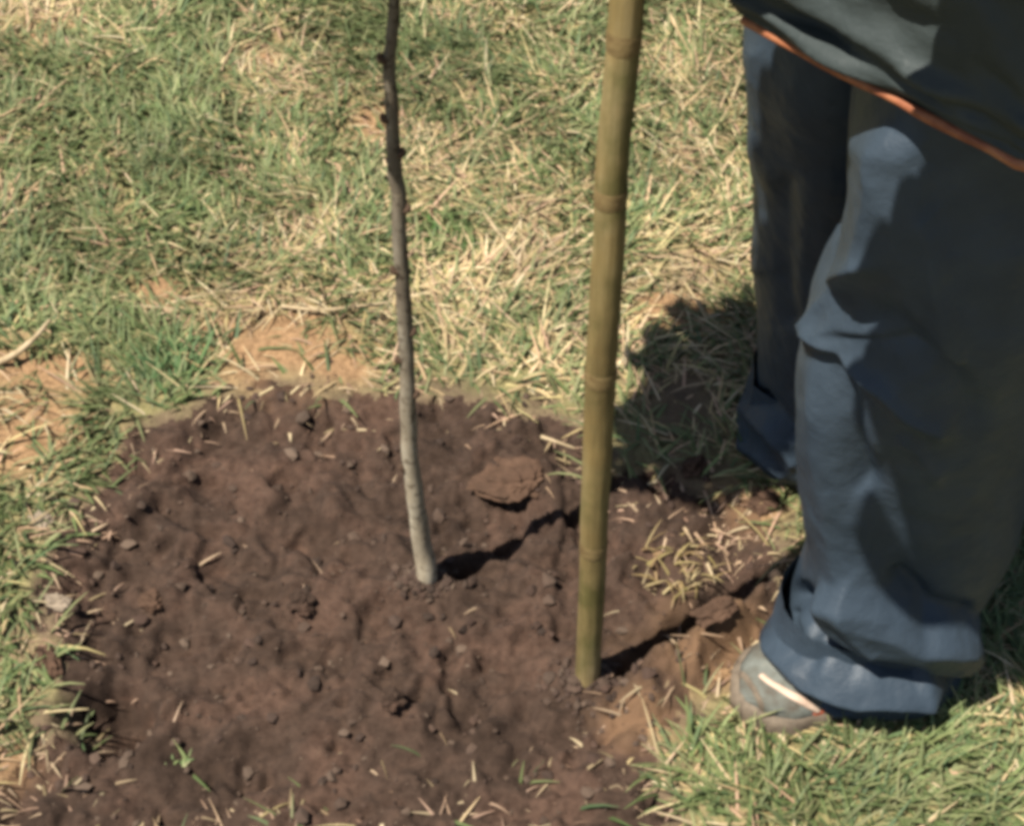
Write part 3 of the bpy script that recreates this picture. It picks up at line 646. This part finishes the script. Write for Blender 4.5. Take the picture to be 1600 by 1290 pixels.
hn = hv/.104; keepv = (hn@fwd/np.linalg.norm(fwd)) < .45+.15*hn[:, 2]
hv = hv*(1+.08*fbm(hn[:, 0]*6, hn[:, 1]*6+hn[:, 2]*5, 4, 3))[:, None]+(HC+[.009, .008, .015])-PER
me = bpy.data.meshes.new('hair'); idx = np.cumsum(keepv)-1; me.from_pydata([tuple(v) for v, k in zip(hv, keepv) if k], [], [[int(idx[i]) for i in f_] for f_ in hf if all(keepv[i] for i in f_)])
me.materials.append(M_HAIR); ho = bpy.data.objects.new('hair', me); COL.objects.link(ho); ho.parent = per

# eyes and mouth
fh = fwd/np.linalg.norm(fwd); uh = np.cross(Wd, fh); uh /= np.linalg.norm(uh); uh *= np.sign(uh[2])
for s_ in (-1, 1):
    c_ = HC+fh*.074+Wd*s_*.034+uh*.012; mesh_np('eye', IV*np.array([.011, .011, .011])+c_, IF, M_HAIR, per)
V_, F_ = tube(cat_rom([HC+fh*.078-uh*.045-Wd*.024, HC+fh*.090-uh*.048, HC+fh*.078-uh*.045+Wd*.024], 16), .005*np.sin(np.linspace(.2, PI-.2, 16)), 8); mesh_np('mouth', V_, F_, M_TAB, per)

# shoes
def shoe(ank, toe, zb):
    d_ = toe-ank; d_[2] = 0; Lf = np.linalg.norm(d_); d_ /= Lf; sd = np.array([-d_[1], d_[0], 0]); back = .085
    n = 46; m_ = 40; t_ = np.linspace(0, 1, n); L = Lf+back
    wid = .046*np.interp(t_, [0, .05, .2, .45, .7, .85, .94, 1], [.30, .62, .80, .78, 1.0, .92, .62, .12])
    hgt = np.interp(t_, [0, .06, .25, .42, .55, .7, .85, .95, 1], [.05, .070, .078, .068, .046, .031, .024, .019, .007])
    a = np.linspace(0, PI, m_); V = []
    for i in range(n):
        c_ = ank-d_*back+d_*L*t_[i]
        V.append(c_+sd*(wid[i]*np.sign(np.cos(a))*np.abs(np.cos(a))**.7)[:, None]+Zd*(zb+.016+hgt[i]*np.sin(a)**.75)[:, None])
    V = np.array(V); V += (.0018*fbm(np.arange(n)[:, None]*.3, np.arange(m_)[None]*.3, 5, 3))[..., None]*Zd
    u_ = mesh_np('shoe', V.reshape(-1, 3), grid_faces(m_, n, False), M_SHOE, per)
    # sole with a welt
    o2 = np.linspace(0, 2*PI, 80, endpoint=False); out_ = []
    tt = (1-np.cos(o2))/2; sg = np.where(o2 < PI, 1, -1); wv = np.interp(tt, t_, wid)+.004
    base_ = ank-d_*(back+.004)+d_[None]*(L+.010)*tt[:, None]+sd[None]*(sg*wv)[:, None]
    rows = [base_*1+Zd*(zb-.006), base_+Zd*(zb+.004), base_+Zd*(zb+.018), (base_-base_.mean(0))*.93+base_.mean(0)+Zd*(zb+.021)]
    sl_ = mesh_np('sole', np.concatenate(rows), grid_faces(80, 4, True), M_SOLE, u_)
    return V, u_, d_, sd
ankN = np.array([near_ring1[0], near_ring1[1], 0.]); toeN = PZ(1160, 1086, .02)
SVv, su, d_, sd = shoe(ankN, toeN, gz(.27,.99)+.004)
# pale band along the side of the near shoe and its red tab
def band(i0, j0, i1, j1, wd, m, name, up):
    nn = 24; G = []
    def smp(i, j):
        i = min(max(i, 0), SVv.shape[0]-1.01); j = min(max(j, 0), SVv.shape[1]-1.01); a, b_ = int(i), int(j); f_, g_ = i-a, j-b_
        return (SVv[a, b_]*(1-f_)+SVv[a+1, b_]*f_)*(1-g_)+(SVv[a, b_+1]*(1-f_)+SVv[a+1, b_+1]*f_)*g_
    for k in range(nn):
        f_ = k/(nn-1); i = i0+(i1-i0)*f_; j = j0+(j1-j0)*f_; w_ = wd*(.6+.4*math.sin(PI*f_)); c_ = SVv[int(min(i, SVv.shape[0]-1))].mean(0)
        for q, h_ in ((-1, -.0006), (-.7, up), (0, up*1.2), (.7, up), (1, -.0006)):
            p = smp(i+q*w_, j); nn_ = p-c_; nn_ /= np.linalg.norm(nn_); G.append(p+nn_*h_)
    mesh_np(name, G, grid_faces(5, nn, False), m, su)
nS_, mS_ = SVv.shape[:2]
band(.885*nS_, .50*mS_, .74*nS_, .07*mS_, 1.0, M_STRIPE, 'side_band', .0016)
band(.74*nS_, .06*mS_, .725*nS_, .01*mS_, 1.3, M_TAB, 'heel_tab', .0016)
band(.94*nS_, .93*mS_, .94*nS_, .05*mS_, .5, M_SOLE, 'toe_seam', .0010)
ankF = np.array([far_ring[0], far_ring[1], 0.])
shoe(ankF, PZ(1345, 775, .02), gz(.2,1.25)+.004)
